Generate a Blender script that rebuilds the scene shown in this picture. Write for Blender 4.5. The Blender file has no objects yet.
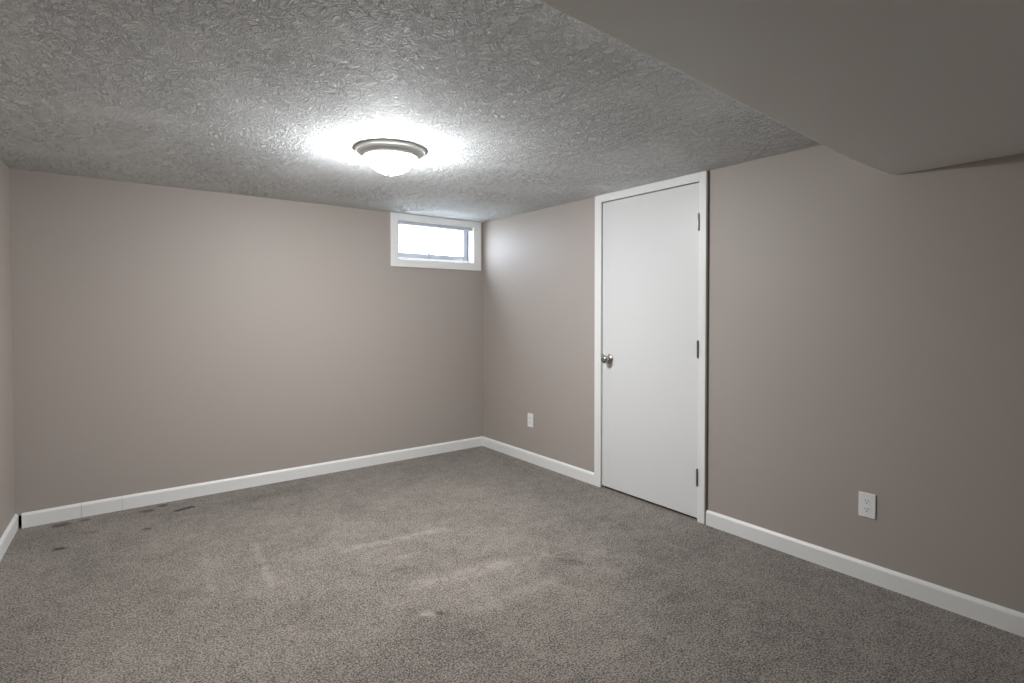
import bpy, bmesh, math, random
from mathutils import Vector, Matrix
random.seed(4)
S = bpy.context.scene
COL = S.collection

# ------------------------------------------------------------------ camera
YAW, PITCH, ROLL = -0.64516, -0.01879, -0.000532
cy, sy = math.cos(YAW), math.sin(YAW)
cp, sp = math.cos(PITCH), math.sin(PITCH)
fwd = Vector((-sy * cp, cy * cp, sp))
right = Vector((cy, sy, 0))
up = right.cross(fwd)
c, s = math.cos(ROLL), math.sin(ROLL)
right, up = c * right + s * up, -s * right + c * up
cam_d = bpy.data.cameras.new('camera')
cam = bpy.data.objects.new('camera', cam_d)
COL.objects.link(cam)
M = Matrix((right, up, -fwd)).transposed().to_4x4()
M.translation = Vector((-2.8766, -4.2989, 1.2746))
cam.matrix_world = M
cam_d.sensor_width = 36
cam_d.lens = 548.22 / 1024 * 36
cam_d.shift_x = -1.04 / 1024
cam_d.shift_y = -20.56 / 1024
cam_d.clip_start = 0.02
S.camera = cam

# ------------------------------------------------------------------ daylight and exposure
W = bpy.data.worlds.new('overcast_sky')
S.world = W
W.use_nodes = True
wb = W.node_tree.nodes['Background']
wb.inputs['Color'].default_value = (0.78, 0.86, 1.0, 1)
wb.inputs['Strength'].default_value = 19.5
S.view_settings.view_transform = 'Standard'
S.view_settings.look = 'None'
S.view_settings.gamma = 1
S.view_settings.use_curve_mapping = False
S.view_settings.exposure = 0.0
LAMP = 292.0           # radiance of the glowing glass bowl

H = 2.10               # ceiling height
XL, YF = -3.289, -5.6  # left wall, wall behind the camera


# ------------------------------------------------------------------ materials
def mat(name, rgb=(.8, .8, .8), rough=.5, metal=0.0, spec=.5):
    m = bpy.data.materials.new(name)
    m.use_nodes = True
    b = m.node_tree.nodes['Principled BSDF']
    b.inputs['Base Color'].default_value = (*rgb, 1)
    b.inputs['Roughness'].default_value = rough
    b.inputs['Metallic'].default_value = metal
    b.inputs['Specular IOR Level'].default_value = spec
    return m


class G:
    """tiny node-graph helper"""
    def __init__(self, m):
        self.t = m.node_tree
        self.b = self.t.nodes['Principled BSDF']

    def n(self, typ, **kw):
        nd = self.t.nodes.new(typ)
        for k, v in kw.items():
            if k in nd.inputs.keys():
                self.put(nd.inputs[k], v)
            else:
                setattr(nd, k, v)
        return nd

    def put(self, sock, v):
        if isinstance(v, bpy.types.NodeSocket):
            self.t.links.new(v, sock)
        else:
            sock.default_value = v

    def math(self, op, a, b=None, c=None, clamp=False):
        nd = self.t.nodes.new('ShaderNodeMath')
        nd.operation = op
        nd.use_clamp = clamp
        for i, v in enumerate((a, b, c)):
            if v is not None:
                self.put(nd.inputs[i], v)
        return nd.outputs[0]

    def ramp(self, v, a, b, lo=0.0, hi=1.0):
        nd = self.n('ShaderNodeMapRange', interpolation_type='SMOOTHSTEP')
        self.put(nd.inputs['Value'], v)
        self.put(nd.inputs['From Min'], a)
        self.put(nd.inputs['From Max'], b)
        self.put(nd.inputs['To Min'], lo)
        self.put(nd.inputs['To Max'], hi)
        return nd.outputs['Result']

    def mix(self, f, a, b, mode='MIX'):
        nd = self.n('ShaderNodeMix', data_type='RGBA', blend_type=mode)
        self.put(nd.inputs[0], f)
        self.put(nd.inputs[6], a)
        self.put(nd.inputs[7], b)
        return nd.outputs[2]

    def noise(self, vec, scale, detail=2.0, rough=.5, dist=0.0):
        nd = self.n('ShaderNodeTexNoise', Scale=scale, Detail=detail, Roughness=rough, Distortion=dist)
        self.t.links.new(vec, nd.inputs['Vector'])
        return nd.outputs[0]

    def pos(self):
        return self.n('ShaderNodeNewGeometry').outputs['Position']

    def bump(self, h, strength, dist):
        nd = self.n('ShaderNodeBump', Strength=strength, Distance=dist)
        self.t.links.new(h, nd.inputs['Height'])
        self.t.links.new(nd.outputs[0], self.b.inputs['Normal'])


def wall_paint(name, rgb):
    m = mat(name, rgb, .56, 0, .48)
    g = G(m)
    p = g.pos()
    big = g.noise(p, 1.3, 3, .5)
    col = g.mix(g.ramp(big, .35, .65, 0, .05), (*rgb, 1), (*[v * .85 for v in rgb], 1))
    g.put(g.b.inputs['Base Color'], col)
    h = g.noise(p, 160, 2, .5)
    h2 = g.noise(p, 3.0, 2, .5)
    g.bump(g.math('MULTIPLY_ADD', h2, 8.0, h), .25, .0006)
    return m


TAUPE = (.440, .392, .354)
m_wall = wall_paint('taupe_wall_paint', TAUPE)
m_soffit = wall_paint('soffit_paint', (.82, .83, .805))
m_trim = mat('white_trim_paint', (.90, .90, .885), .38)
g = G(m_trim)
g.bump(g.noise(g.pos(), 60, 2, .5), .12, .0008)
m_door = mat('white_door_paint', (.80, .80, .795), .36)
g = G(m_door)
g.bump(g.noise(g.pos(), 90, 3, .5), .10, .0006)
m_shaded_edge = mat('shaded_bare_casing_edge', (.20, .18, .15), .8)  # assumed bare edge, darkened to carry the shade on the casing side
m_dark = mat('dark_cavity', (.012, .011, .010), .9)
m_nickel = mat('satin_nickel', (.47, .45, .42), .24, 1.0)
m_pan = mat('brushed_nickel_lamp_pan', (.78, .78, .75), .42, .35)
m_hinge = mat('dull_steel_hinge', (.30, .29, .28), .35, 1.0)
m_plastic = mat('white_outlet_plastic', (.92, .93, .91), .3)
m_slot = mat('dark_outlet_slot', (.03, .03, .03), .6)
m_sash = mat('grey_vinyl_sash', (.56, .58, .63), .5)
m_gasket = mat('grey_window_gasket', (.28, .29, .32), .6)
m_ground = mat('pale_gravel', (.55, .54, .50), .9)

# --- textured ceiling (stomped plaster ridges)
m_ceil = mat('stomped_ceiling_plaster', (.815, .835, .84), .75, 0, .25)
g = G(m_ceil)
p = g.pos()
warp = g.n('ShaderNodeTexNoise', Scale=18.0, Detail=2.0, Roughness=.5)
g.t.links.new(p, warp.inputs['Vector'])
vadd = g.n('ShaderNodeVectorMath', operation='MULTIPLY_ADD')
g.t.links.new(warp.outputs['Color'], vadd.inputs[0])
vadd.inputs[1].default_value = (.07, .07, .0)
g.t.links.new(p, vadd.inputs[2])
wp = vadd.outputs[0]


def ridges(seedoff, sx, sy, ang, scale, width):
    mp = g.n('ShaderNodeMapping')
    g.t.links.new(wp, mp.inputs['Vector'])
    mp.inputs['Location'].default_value = (seedoff, seedoff * 1.7, 0)
    mp.inputs['Rotation'].default_value = (0, 0, ang)
    mp.inputs['Scale'].default_value = (sx, sy, 1)
    n = g.noise(mp.outputs[0], scale, 1.5, .45, .6)
    d = g.math('ABSOLUTE', g.math('SUBTRACT', n, .5))
    r = g.ramp(d, 0.0, width, 1.0, 0.0)
    mk = g.noise(mp.outputs[0], scale * .8, 2, .5)
    return g.math('MULTIPLY', r, g.ramp(mk, .44, .56))


r1 = ridges(3.1, 1.0, .40, .4, 82, .085)
r2 = ridges(8.7, 1.0, .40, 1.9, 76, .085)
r3 = ridges(15.2, .6, .6, 1.1, 120, .10)
rr = g.math('MAXIMUM', g.math('MAXIMUM', r1, r2), g.math('MULTIPLY', r3, .6))
zone = g.ramp(g.noise(p, 2.2, 2, .5), .30, .62, .45, 1.0)
rr = g.math('MULTIPLY', rr, zone)
fine = g.noise(p, 120, 2, .5)
g.bump(g.math('MULTIPLY_ADD', fine, .18, rr), 1.0, .0072)

# --- carpet
m_carpet = mat('taupe_carpet', (.2, .18, .16), .95, 0, .1)
g = G(m_carpet)
p = g.pos()
fib = g.n('ShaderNodeTexVoronoi', Scale=230.0)
g.t.links.new(p, fib.inputs['Vector'])
sep = g.n('ShaderNodeSeparateColor')
g.t.links.new(fib.outputs['Color'], sep.inputs[0])
tone = sep.outputs[0]
tuft = g.noise(p, 140, 3, .7)
mid = g.noise(p, 48, 3, .65)
blot = g.noise(p, 3.0, 4, .6)
big = g.noise(p, .9, 2, .5)
v = g.math('MULTIPLY_ADD', tone, .45, g.ramp(tuft, .34, .66, -.12, .88))
v = g.math('MULTIPLY_ADD', g.math('SUBTRACT', mid, .5), .6, v)
v = g.math('MULTIPLY_ADD', g.math('SUBTRACT', blot, .5), .55, v)
v = g.math('MULTIPLY_ADD', g.math('SUBTRACT', g.noise(p, 13, 3, .6), .5), .55, v)
v = g.math('MULTIPLY_ADD', g.math('SUBTRACT', big, .5), .35, v)
sx = g.n('ShaderNodeSeparateXYZ')
g.t.links.new(p, sx.inputs[0])
wob = g.noise(p, 5, 3, .6)
X = g.math('MULTIPLY_ADD', g.math('SUBTRACT', wob, .5), .05, sx.outputs[0])
Y = g.math('MULTIPLY_ADD', g.math('SUBTRACT', mid, .5), .03, sx.outputs[1])


def seg_mask(x0, y0, x1, y1, w, soft=0.0):
    """soft stroke between two floor points"""
    L = math.hypot(x1 - x0, y1 - y0)
    ux, uy = (x1 - x0) / L, (y1 - y0) / L
    dx = g.math('SUBTRACT', X, x0)
    dy = g.math('SUBTRACT', Y, y0)
    t = g.math('ADD', g.math('MULTIPLY', dx, ux), g.math('MULTIPLY', dy, uy))
    n = g.math('ADD', g.math('MULTIPLY', dx, -uy), g.math('MULTIPLY', dy, ux))
    over = g.math('MAXIMUM', g.math('SUBTRACT', g.math('ABSOLUTE', g.math('SUBTRACT', t, L / 2)), L / 2), 0.0)
    d = g.math('SQRT', g.math('ADD', g.math('MULTIPLY', n, n), g.math('MULTIPLY', over, over)))
    return g.ramp(d, w * soft, w, 1.0, 0.0)


brk = g.ramp(g.noise(p, 20, 4, .7), .36, .62, .15, 1.0)
light_strokes = [
    (-1.85, -1.445, -1.314, -1.516, .055, .9), (-1.70, -2.02, -1.291, -2.083, .09, .9),
    (-1.291, -2.083, -1.00, -2.14, .07, .55), (-2.219, -1.089, -2.254, -1.607, .035, .9),
    (-2.455, -1.064, -2.484, -1.491, .035, .6), (-1.60, -2.37, -1.22, -2.36, .08, .55),
    (-.95, -2.05, -.70, -2.42, .12, .45), (-1.795, -2.262, -1.785, -2.268, .036, 2.2),
    (-1.66, -1.70, -1.56, -1.72, .04, .7), (-1.30, -1.15, -1.02, -1.25, .07, .4)]
for a in light_strokes:
    v = g.math('MULTIPLY_ADD', g.math('MULTIPLY', seg_mask(*a[:5]), brk), .42 * a[5], v)
dents_and_tuft_shade = [(-1.745, -2.285, -1.742, -2.29, .022, 1.0), (-1.02, -2.22, -.96, -2.30, .05, .5),  # first mark paints the shaded side of the raised tuft, the rest dents
              (-1.75, -1.82, -1.68, -1.83, .03, .4), (-2.35, -.28, -1.75, -.30, .12, .25)]
for a in dents_and_tuft_shade:
    v = g.math('MULTIPLY_ADD', seg_mask(*a[:5]), -.45 * a[5], v)
cr = g.n('ShaderNodeValToRGB')
g.t.links.new(v, cr.inputs[0])
e = cr.color_ramp.elements
e[0].position, e[0].color = 0.0, (.044, .037, .031, 1)
e[1].position, e[1].color = 1.15 / 1.2, (.44, .386, .335, 1)
k = cr.color_ramp.elements.new(.52)
k.color = (.192, .166, .143, 1)
col = cr.outputs[0]
stains = [(-3.10, -.090, -3.07, -.092, .055, .75), (-2.97, -.080, -2.96, -.082, .038, .65),
          (-3.075, -.505, -3.06, -.512, .034, .95), (-2.66, -.125, -2.64, -.130, .045, .65),
          (-2.567, -.072, -2.558, -.074, .032, 1.0), (-2.50, -.235, -2.42, -.212, .032, 1.0),
          (-2.68, -.465, -2.67, -.47, .032, .7), (-2.95, -.33, -2.93, -.34, .03, .35)]
for a in stains:
    col = g.mix(g.math('MULTIPLY', seg_mask(*a[:5], .25), a[5], clamp=True), col, (.012, .010, .007, 1))
g.put(g.b.inputs['Base Color'], col)
hh = g.math('MULTIPLY_ADD', tone, .5, tuft)
hh = g.math('MULTIPLY_ADD', mid, .8, hh)
hh = g.math('MULTIPLY_ADD', seg_mask(-1.795, -2.262, -1.785, -2.268, .036), 3.0, hh)
g.bump(hh, .9, .006)
g.put(g.b.inputs['Sheen Weight'], .25)
g.put(g.b.inputs['Sheen Roughness'], .5)

# --- lamp glass
m_glow = bpy.data.materials.new('glowing_frosted_glass')
m_glow.use_nodes = True
nt = m_glow.node_tree
bs = nt.nodes['Principled BSDF']
bs.inputs['Base Color'].default_value = (.9, .9, .88, 1)
bs.inputs['Roughness'].default_value = .25
bs.inputs['Emission Color'].default_value = (.97, .99, 1.01, 1)
bs.inputs['Emission Strength'].default_value = LAMP

g = G(m_glow)
oc = g.n('ShaderNodeTexCoord').outputs['Object']
sz = g.n('ShaderNodeSeparateXYZ')
g.t.links.new(oc, sz.inputs[0])
g.put(g.b.inputs['Emission Strength'], g.ramp(sz.outputs[2], -.038, -.105, LAMP * .55, LAMP * 1.08))

# --- clear window glass
m_glass = bpy.data.materials.new('clear_window_glass')
m_glass.use_nodes = True
nt = m_glass.node_tree
nt.nodes.remove(nt.nodes['Principled BSDF'])
tr = nt.nodes.new('ShaderNodeBsdfTransparent')
tr.inputs[0].default_value = (.95, .97, .97, 1)
gl = nt.nodes.new('ShaderNodeBsdfGlossy')
gl.inputs['Roughness'].default_value = .02
mx = nt.nodes.new('ShaderNodeMixShader')
mx.inputs[0].default_value = .06
nt.links.new(tr.outputs[0], mx.inputs[1])
nt.links.new(gl.outputs[0], mx.inputs[2])
nt.links.new(mx.outputs[0], nt.nodes['Material Output'].inputs[0])


# ------------------------------------------------------------------ mesh helpers
def box(bm, x0, x1, y0, y1, z0, z1, bev=0.0, mi=0):
    t = bmesh.new()
    vs = [t.verts.new((x, y, z)) for x in (x0, x1) for y in (y0, y1) for z in (z0, z1)]
    for f in ((0, 1, 3, 2), (4, 6, 7, 5), (0, 4, 5, 1), (2, 3, 7, 6), (0, 2, 6, 4), (1, 5, 7, 3)):
        t.faces.new([vs[i] for i in f])
    bmesh.ops.recalc_face_normals(t, faces=t.faces)
    if bev:
        bmesh.ops.bevel(t, geom=list(t.edges), offset=bev, segments=2, profile=.5, affect='EDGES')
    for f in t.faces:
        f.material_index = mi
    tmp = bpy.data.meshes.new('tmp')
    t.to_mesh(tmp)
    t.free()
    bm.from_mesh(tmp)
    bpy.data.meshes.remove(tmp)


def lathe(bm, prof, axis='Z', origin=(0, 0, 0), n=48, cap=True):
    """prof = [(radius, height)...] revolved about an axis through origin"""
    o = Vector(origin)
    rings = []
    for r, h in prof:
        ring = []
        cnt = 1 if r < 1e-6 else n
        for i in range(cnt):
            a = 2 * math.pi * i / n
            u, w = r * math.cos(a), r * math.sin(a)
            v = Vector((u, w, h)) if axis == 'Z' else (Vector((h, u, w)) if axis == 'X' else Vector((u, h, w)))
            ring.append(bm.verts.new(o + v))
        rings.append(ring)
    for a, b in zip(rings[:-1], rings[1:]):
        for i in range(n):
            j = (i + 1) % n
            if len(a) == 1 and len(b) == 1:
                break
            if len(a) == 1:
                bm.faces.new((a[0], b[i], b[j]))
            elif len(b) == 1:
                bm.faces.new((a[i], b[0], a[j]))
            else:
                bm.faces.new((a[i], b[i], b[j], a[j]))
    if cap:
        for ring in (rings[0], rings[-1]):
            if len(ring) > 2:
                bm.faces.new(ring)
    bmesh.ops.recalc_face_normals(bm, faces=bm.faces)


def obj(name, bm, mats, parent=None, smooth=False):
    me = bpy.data.meshes.new(name)
    bmesh.ops.recalc_face_normals(bm, faces=bm.faces)
    bm.to_mesh(me)
    bm.free()
    for m in (mats if isinstance(mats, (list, tuple)) else [mats]):
        me.materials.append(m)
    if smooth:
        me.shade_smooth()
        try:
            me.set_sharp_from_angle(angle=math.radians(40))
        except Exception:
            pass
    o = bpy.data.objects.new(name, me)
    COL.objects.link(o)
    if parent:
        o.parent = parent
    return o


def struct(name, bm, mats, label, cat, parent=None, smooth=False):
    o = obj(name, bm, mats, parent, smooth)
    o['kind'] = 'structure'
    o['label'] = label
    o['category'] = cat
    return o


def empty(name, loc, label, cat, kind=None):
    o = bpy.data.objects.new(name, None)
    o.empty_display_size = .1
    o.location = loc
    COL.objects.link(o)
    o['label'] = label
    o['category'] = cat
    if kind:
        o['kind'] = kind
    return o


def profile_run(bm, pts, path):
    """sweep a closed 2D profile (offset from wall, z) between two wall points; path=(p0,p1,inward normal)"""
    p0, p1, nrm = map(Vector, path)
    ends = []
    for q in (p0, p1):
        ends.append([bm.verts.new(q + nrm * a + Vector((0, 0, b))) for a, b in pts])
    n = len(pts)
    for i in range(n):
        j = (i + 1) % n
        bm.faces.new((ends[0][i], ends[1][i], ends[1][j], ends[0][j]))
    bm.faces.new(ends[0])
    bm.faces.new(list(reversed(ends[1])))


T = .14
# ------------------------------------------------------------------ room shell
bm = bmesh.new()
box(bm, XL - .6, T, YF - .2, T, -.06, 0)
struct('floor', bm, m_carpet, 'taupe grey cut pile carpet with dark stains near the left corner', 'carpet')

bm = bmesh.new()
box(bm, XL - .6, T, YF - .2, T, H, H + .1)
struct('ceiling', bm, m_ceil, 'white ceiling with stomped plaster texture', 'ceiling')

WX0, WX1, WZ0, WZ1 = -.868, -.104, 1.711, 2.046      # window opening
bm = bmesh.new()
GX = -3.277
box(bm, XL - .6, GX, 0, T, .085, H)
box(bm, GX, GX + .026, 0, T, .072, H)
box(bm, GX + .026, WX0, 0, T, 0, H)
box(bm, WX1, T, 0, T, 0, H)
box(bm, WX0, WX1, 0, T, 0, WZ0)
box(bm, WX0, WX1, 0, T, WZ1, H)
box(bm, XL - .6, GX, 0, T, 0, .085)
box(bm, GX, GX + .026, .06, T, 0, .072, mi=1)
struct('wall_back', bm, [m_wall, m_dark], 'taupe painted wall with the small high window', 'wall')

DY0, DY1, DZ = -1.520, -2.362, 2.062                 # rough door opening
bm = bmesh.new()
box(bm, 0, T, DY0, 0, 0, H)
box(bm, 0, T, YF, DY1, 0, H)
box(bm, 0, T, DY1, DY0, DZ, H)
struct('wall_right', bm, m_wall, 'taupe painted wall with the white door', 'wall')

SPL = .045                                            # the left wall is slightly out of square
bm = bmesh.new()
v8 = []
for z in (0, H):
    for x, y in ((XL, 0), (XL - .12, 0), (XL - .12 + SPL * YF, YF), (XL + SPL * YF, YF)):
        v8.append(bm.verts.new((x, y, z)))
for f in ((3, 2, 1, 0), (4, 5, 6, 7), (0, 1, 5, 4), (1, 2, 6, 5), (2, 3, 7, 6), (3, 0, 4, 7)):
    bm.faces.new([v8[i] for i in f])
struct('wall_left', bm, m_wall, 'taupe painted wall at the left edge', 'wall')

bm = bmesh.new()
box(bm, XL - .6, T, YF - .12, YF, 0, H)
struct('wall_front', bm, m_wall, 'taupe painted wall behind the viewer', 'wall')

# dropped drywall soffit: smooth underside, slightly bowed lower edge
bm = bmesh.new()
edge = [(0.0, -3.352, 1.890), (-.02, -3.345, 1.889), (-.06, -3.338, 1.888), (-.15, -3.334, 1.893), (-.30, -3.333, 1.893), (-.487, -3.335, 1.893),
        (-.714, -3.352, 1.893), (-1.085, -3.379, 1.893), (-1.459, -3.405, 1.893),
        (-1.80, -3.428, 1.893), (-2.173, -3.449, 1.893), (-2.7, -3.475, 1.893), (-3.42, -3.51, 1.893)]
R = .005
rows = []
for x, y, z in edge:
    zb = 1.886
    row = [bm.verts.new((x, y + .0, H)), bm.verts.new((x, y, max(z - .005, 1.886) + R))]
    for k in range(1, 6):
        a = math.pi / 2 * k / 5
        row.append(bm.verts.new((x, y - R + R * math.cos(a), max(z - .005, 1.886) + R - R * math.sin(a))))
    row.append(bm.verts.new((x, -3.8, zb)))
    row.append(bm.verts.new((x, YF, zb)))
    row.append(bm.verts.new((x, YF, H)))
    rows.append(row)
n = len(rows[0])
for a, b in zip(rows[:-1], rows[1:]):
    for i in range(n):
        j = (i + 1) % n
        bm.faces.new((a[i], b[i], b[j], a[j]))
bm.faces.new(rows[0])
bm.faces.new(rows[-1])
struct('ceiling', bm, m_soffit, 'smooth dropped soffit under the ceiling at upper right', 'soffit', smooth=True)

# unseen shell added behind the door to stop light leaks, ground outside the window
bm = bmesh.new()
box(bm, T, .95, DY1 - .25, DY1 - .15, 0, H)
box(bm, T, .95, DY0 + .15, DY0 + .25, 0, H)
box(bm, .95, 1.05, DY1 - .25, DY0 + .25, 0, H)
box(bm, T, 1.05, DY1 - .25, DY0 + .25, H, H + .1)
box(bm, T, 1.05, DY1 - .25, DY0 + .25, -.06, 0)
struct('wall_light_block', bm, m_wall, 'unseen closet shell added behind the white door to block light leaks', 'closet')
bm = bmesh.new()
box(bm, -9, 8, T + .01, 14, 1.30, 1.55)
struct('ground', bm, m_ground, 'ground outside the basement window', 'ground')

# ------------------------------------------------------------------ baseboards
BH = .088
prof = [(0, 0), (.0145, 0), (.0145, BH - .016), (.0125, BH - .010), (.007, BH - .003), (.004, BH), (0, BH)]
bm = bmesh.new()
profile_run(bm, prof, ((-3.2595, -.009, 0), (-2.985, 0, 0), (0, -1, 0)))
profile_run(bm, prof, ((-2.9835, 0, 0), (-2.78, 0, 0), (0, -1, 0)))
profile_run(bm, prof, ((-2.7788, 0, 0), (-.0145, 0, 0), (0, -1, 0)))
struct('baseboard_back', bm, m_trim, 'white baseboard along the window wall', 'baseboard')
bm = bmesh.new()
profile_run(bm, prof, ((0, 0, 0), (0, -1.4795, 0), (-1, 0, 0)))
struct('baseboard_right', bm, m_trim, 'short white baseboard between the far corner and the door', 'baseboard')
bm = bmesh.new()
profile_run(bm, prof, ((0, -2.4015, 0), (0, YF, 0), (-1, 0, 0)))
struct('baseboard_right', bm, m_trim, 'white baseboard right of the door under the near outlet', 'baseboard')
bm = bmesh.new()
profile_run(bm, prof, ((XL, 0, 0), (XL + SPL * YF, YF, 0), (.999, -.045, 0)))
struct('baseboard_left', bm, m_trim, 'white baseboard on the left wall with open corner gap', 'baseboard')

# ------------------------------------------------------------------ door casing (one trim piece with jamb)
CT = .017
bm = bmesh.new()
g0 = -.004
box(bm, -CT, g0, -1.543, -1.480, 0, H - .001, .0022)
box(bm, -CT, g0, -2.393, -2.3435, 0, H - .001, .0022)
box(bm, -CT, g0, -2.3437, -1.5428, 2.046, H - .001, .0022)
# casing side strip with shade put into its colour, and jambs
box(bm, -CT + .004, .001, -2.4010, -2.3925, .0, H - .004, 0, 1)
box(bm, g0, .0, -1.538, -1.4800, 0, H - .002)
box(bm, 0, T, -1.538, DY0, 0, DZ)
box(bm, 0, T, DY1, -2.3465, 0, DZ)
box(bm, 0, T, -2.3465, -1.538, 2.048, DZ)
# stops
box(bm, .040, .052, -1.550, -1.538, 0, 2.048)
box(bm, .040, .052, -2.3465, -2.334, 0, 2.048)
box(bm, .040, .052, -2.334, -1.550, 2.036, 2.048)
struct('trim_1', bm, [m_trim, m_shaded_edge], 'white casing around the door reaching the ceiling', 'door casing')

# ------------------------------------------------------------------ door
SY0, SY1 = -1.5425, -2.3425
bm = bmesh.new()
box(bm, .001, .036, SY1, SY0, .016, 2.0425, .0015)
door = struct('door_1', bm, m_door, 'flat white slab door in the right wall', 'door')
KX, KY, KZ = 0.001, -1.612, .932
bm = bmesh.new()
lathe(bm, [(.0, -.0005), (.034, -.0005), (.034, -.004), (.030, -.009), (.018, -.012), (.013, -.014), (.0125, -.028), (.016, -.032),
           (.024, -.037), (.0285, -.046), (.0285, -.054), (.024, -.062), (.014, -.0665), (.0, -.068)], 'X', (KX, KY, KZ), 40)
kn = obj('door_knob', bm, m_nickel, door, True)
kn['label'] = 'round satin nickel knob'
bm = bmesh.new()
box(bm, -.0010, .0012, -1.5600, -1.5435, KZ - .028, KZ + .028, .0004)
lp = obj('latch_plate', bm, m_nickel, door)
for zc in (1.803, 1.043, .270):
    bm = bmesh.new()
    yb = -2.3432
    for k in range(5):
        z0 = zc - .050 + k * .020
        lathe(bm, [(.0, z0 + .0006), (.0062, z0 + .0006), (.0062, z0 + .0194), (.0, z0 + .0194)], 'Z', (-.0205, yb, 0), 16)
    lathe(bm, [(.0, zc - .054), (.004, zc - .0535), (.004, zc + .0535), (0, zc + .054)], 'Z', (-.0205, yb, 0), 16)
    box(bm, -.0205, .004, yb - .0008, yb + .0008, zc - .049, zc + .049)
    h = obj('hinge', bm, m_hinge, door, True)
    h['label'] = 'dull steel hinge barrel'

# ------------------------------------------------------------------ window
win = empty('window_1', (-.486, 0, 1.88), 'small white framed basement window high by the far corner', 'window', 'structure')
wl = Vector(win.location)


def wobj(name, bm, m, label=None, parent=None):
    bmesh.ops.translate(bm, verts=bm.verts, vec=-wl)
    o = obj(name, bm, m, parent or win)
    if label:
        o['label'] = label
    return o


OX0, OX1, OZ0, OZ1 = -.930, -.024, 1.647, 2.0985
bm = bmesh.new()
box(bm, OX0, WX0 + .002, -.015, 0, OZ0, OZ1, .002)
box(bm, WX1 - .002, OX1, -.015, 0, OZ0, OZ1, .002)
box(bm, WX0 + .0022, WX1 - .0022, -.0148, 0, OZ0, WZ0 + .002, .002)
box(bm, WX0 + .0022, WX1 - .0022, -.0148, 0, WZ1 - .002, OZ1, .002)
wobj('window_casing', bm, m_trim)
bm = bmesh.new()
box(bm, WX0, WX0 + .006, 0, T, WZ0, WZ1)
box(bm, WX1 - .006, WX1, 0, T, WZ0, WZ1)
box(bm, WX0 + .006, WX1 - .006, 0, T, WZ0, WZ0 + .006)
box(bm, WX0 + .006, WX1 - .006, 0, T, WZ1 - .006, WZ1)
wobj('window_reveal', bm, m_trim)
FX0, FX1, FZ0, FZ1 = WX0 + .007, WX1 - .007, WZ0 + .007, WZ1 - .007
bm = bmesh.new()
FW = .006
box(bm, FX0, FX0 + FW, .075, .120, FZ0, FZ1)
box(bm, FX1 - FW, FX1, .075, .120, FZ0, FZ1)
box(bm, FX0, FX1, .075, .120, FZ0, FZ0 + FW)
box(bm, FX0, FX1, .075, .120, FZ1 - FW, FZ1)
wobj('gasket', bm, m_gasket, 'dark gasket around the sash')
bm = bmesh.new()
box(bm, FX0, FX1, .055, .085, FZ0, 1.737, .002)
wobj('window_sill', bm, m_trim)
bm = bmesh.new()
box(bm, FX0, FX1, .008, .030, 2.013, 2.0385, .002)
wobj('window_head', bm, m_sash, 'pale grey head stop')
bm = bmesh.new()
box(bm, FX0, FX1, .012, .070, 2.0386, 2.0396)
wobj('head_gap', bm, m_gasket)
SX0, SX1, SZ0, SZ1 = FX0 + FW, FX1 - FW, 1.738, FZ1 - FW
bm = bmesh.new()
FW = .042
box(bm, SX0, SX0 + FW, .080, .112, SZ0, SZ1, .003)
box(bm, SX1 - FW, SX1, .080, .112, SZ0, SZ1, .003)
box(bm, SX0 + FW, SX1 - FW, .080, .112, SZ0, SZ0 + FW, .003)
box(bm, SX0 + FW, SX1 - FW, .080, .112, SZ1 - .014, SZ1, .003)
fr = wobj('window_frame', bm, m_sash, 'pale grey sash frame')
bm = bmesh.new()
box(bm, SX0 + FW - .004, SX1 - FW + .004, .094, .098, SZ0 + FW - .004, SZ1 - .010)
wobj('pane', bm, m_glass)
bm = bmesh.new()
lx = -.53
box(bm, lx - .032, lx + .032, .072, .080, SZ0 + .010, SZ0 + .034, .002)
box(bm, lx - .016, lx + .020, .060, .072, SZ0 + .016, SZ0 + .050, .003)
wobj('window_latch', bm, m_sash, 'grey pull latch on the bottom rail')

# ------------------------------------------------------------------ ceiling light
LX, LY = -1.676, -1.660
lamp = empty('ceiling_light', (LX, LY, H), 'flush mount ceiling light with glowing frosted glass bowl and nickel pan', 'ceiling light')
bm = bmesh.new()
lathe(bm, [(0, 0), (.174, 0), (.178, -.003), (.178, -.010), (.174, -.014), (.168, -.0145), (.165, -.017), (.161, -.021),
           (.152, -.026), (.142, -.030), (.1385, -.034), (.1385, -.043), (.136, -.044), (.134, -.041), (0, -.036)], 'Z', (0, 0, 0), 72, False)
obj('lamp_pan', bm, m_pan, lamp, True)
bm = bmesh.new()
Rg, dep = .1335, .087
pr = []
Rs = (Rg ** 2 + dep ** 2) / (2 * dep)
a0 = math.asin(Rg / Rs)
for k in range(15):
    a = a0 * (1 - k / 14)
    pr.append((Rs * math.sin(a), -.038 - (Rs * math.cos(a) - (Rs - dep))))
pr[-1] = (0.0, pr[-1][1])
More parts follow.
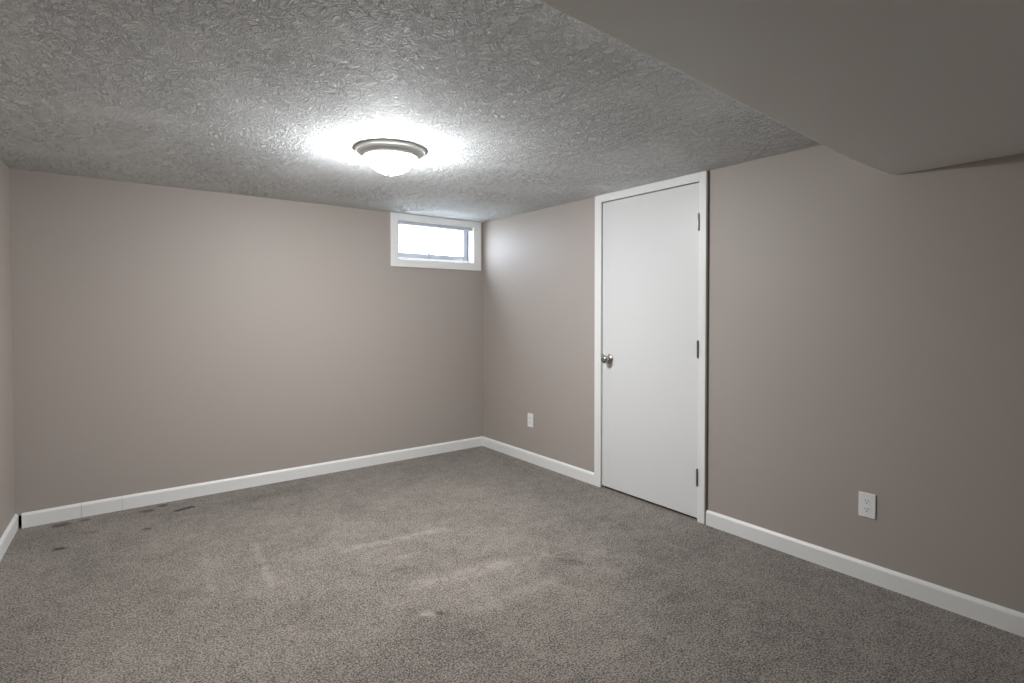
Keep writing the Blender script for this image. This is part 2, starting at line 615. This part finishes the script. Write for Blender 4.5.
lathe(bm, pr, 'Z', (0, 0, 0), 72, False)
gs = obj('glass_shade', bm, m_glow, lamp, True)
gs['label'] = 'glowing white frosted glass bowl'
bm = bmesh.new()
zb = -.038 - dep
lathe(bm, [(0, zb + .005), (.015, zb + .004), (.0165, zb - .001), (.014, zb - .004), (.008, zb - .006), (.0085, zb - .010), (.005, zb - .013), (0, zb - .014)],
      'Z', (0, 0, 0), 24, False)
obj('finial', bm, m_hinge, lamp, True)


# ------------------------------------------------------------------ outlets
def outlet(y, z, label):
    root = empty('wall_outlet', (0, y, z), label, 'outlet')
    bm = bmesh.new()
    box(bm, -.0065, 0, -.036, .036, -.0575, .0575, .0022)
    obj('face_plate', bm, m_plastic, root)
    for dz in (.0195, -.0195):
        bm = bmesh.new()
        t = []
        for k in range(28):
            a = 2 * math.pi * k / 28
            yy, zz = .0172 * math.cos(a), max(-.0135, min(.0135, .0172 * math.sin(a)))
            t.append((yy, zz))
        f0 = [bm.verts.new((-.0064, yy, dz + zz)) for yy, zz in t]
        f1 = [bm.verts.new((-.0082, yy * .97, dz + zz * .97)) for yy, zz in t]
        for i in range(28):
            j = (i + 1) % 28
            bm.faces.new((f0[i], f0[j], f1[j], f1[i]))
        bm.faces.new(f1)
        rc = obj('receptacle', bm, m_plastic, root)
        bm = bmesh.new()
        for yy, hh_ in ((-.0063, .0042), (.0063, .0034)):
            box(bm, -.0085, -.0080, yy - .0013, yy + .0013, dz + .0028 - hh_, dz + .0028 + hh_)
        t = []
        lathe(bm, [(0, -.0085), (.0028, -.0085), (.0028, -.0080), (0, -.0080)], 'X', (0, 0, dz - .0078), 12, False)
        obj('slot', bm, m_slot, rc)
    bm = bmesh.new()
    lathe(bm, [(0, -.0078), (.0022, -.0076), (.003, -.0066), (0, -.0064)], 'X', (0, 0, 0), 12, False)
    obj('screw', bm, m_plastic, root, True)
    return root


outlet(-3.252, .358, 'white duplex outlet low on the wall right of the door')
outlet(-.723, .356, 'small white outlet between the far corner and the door')
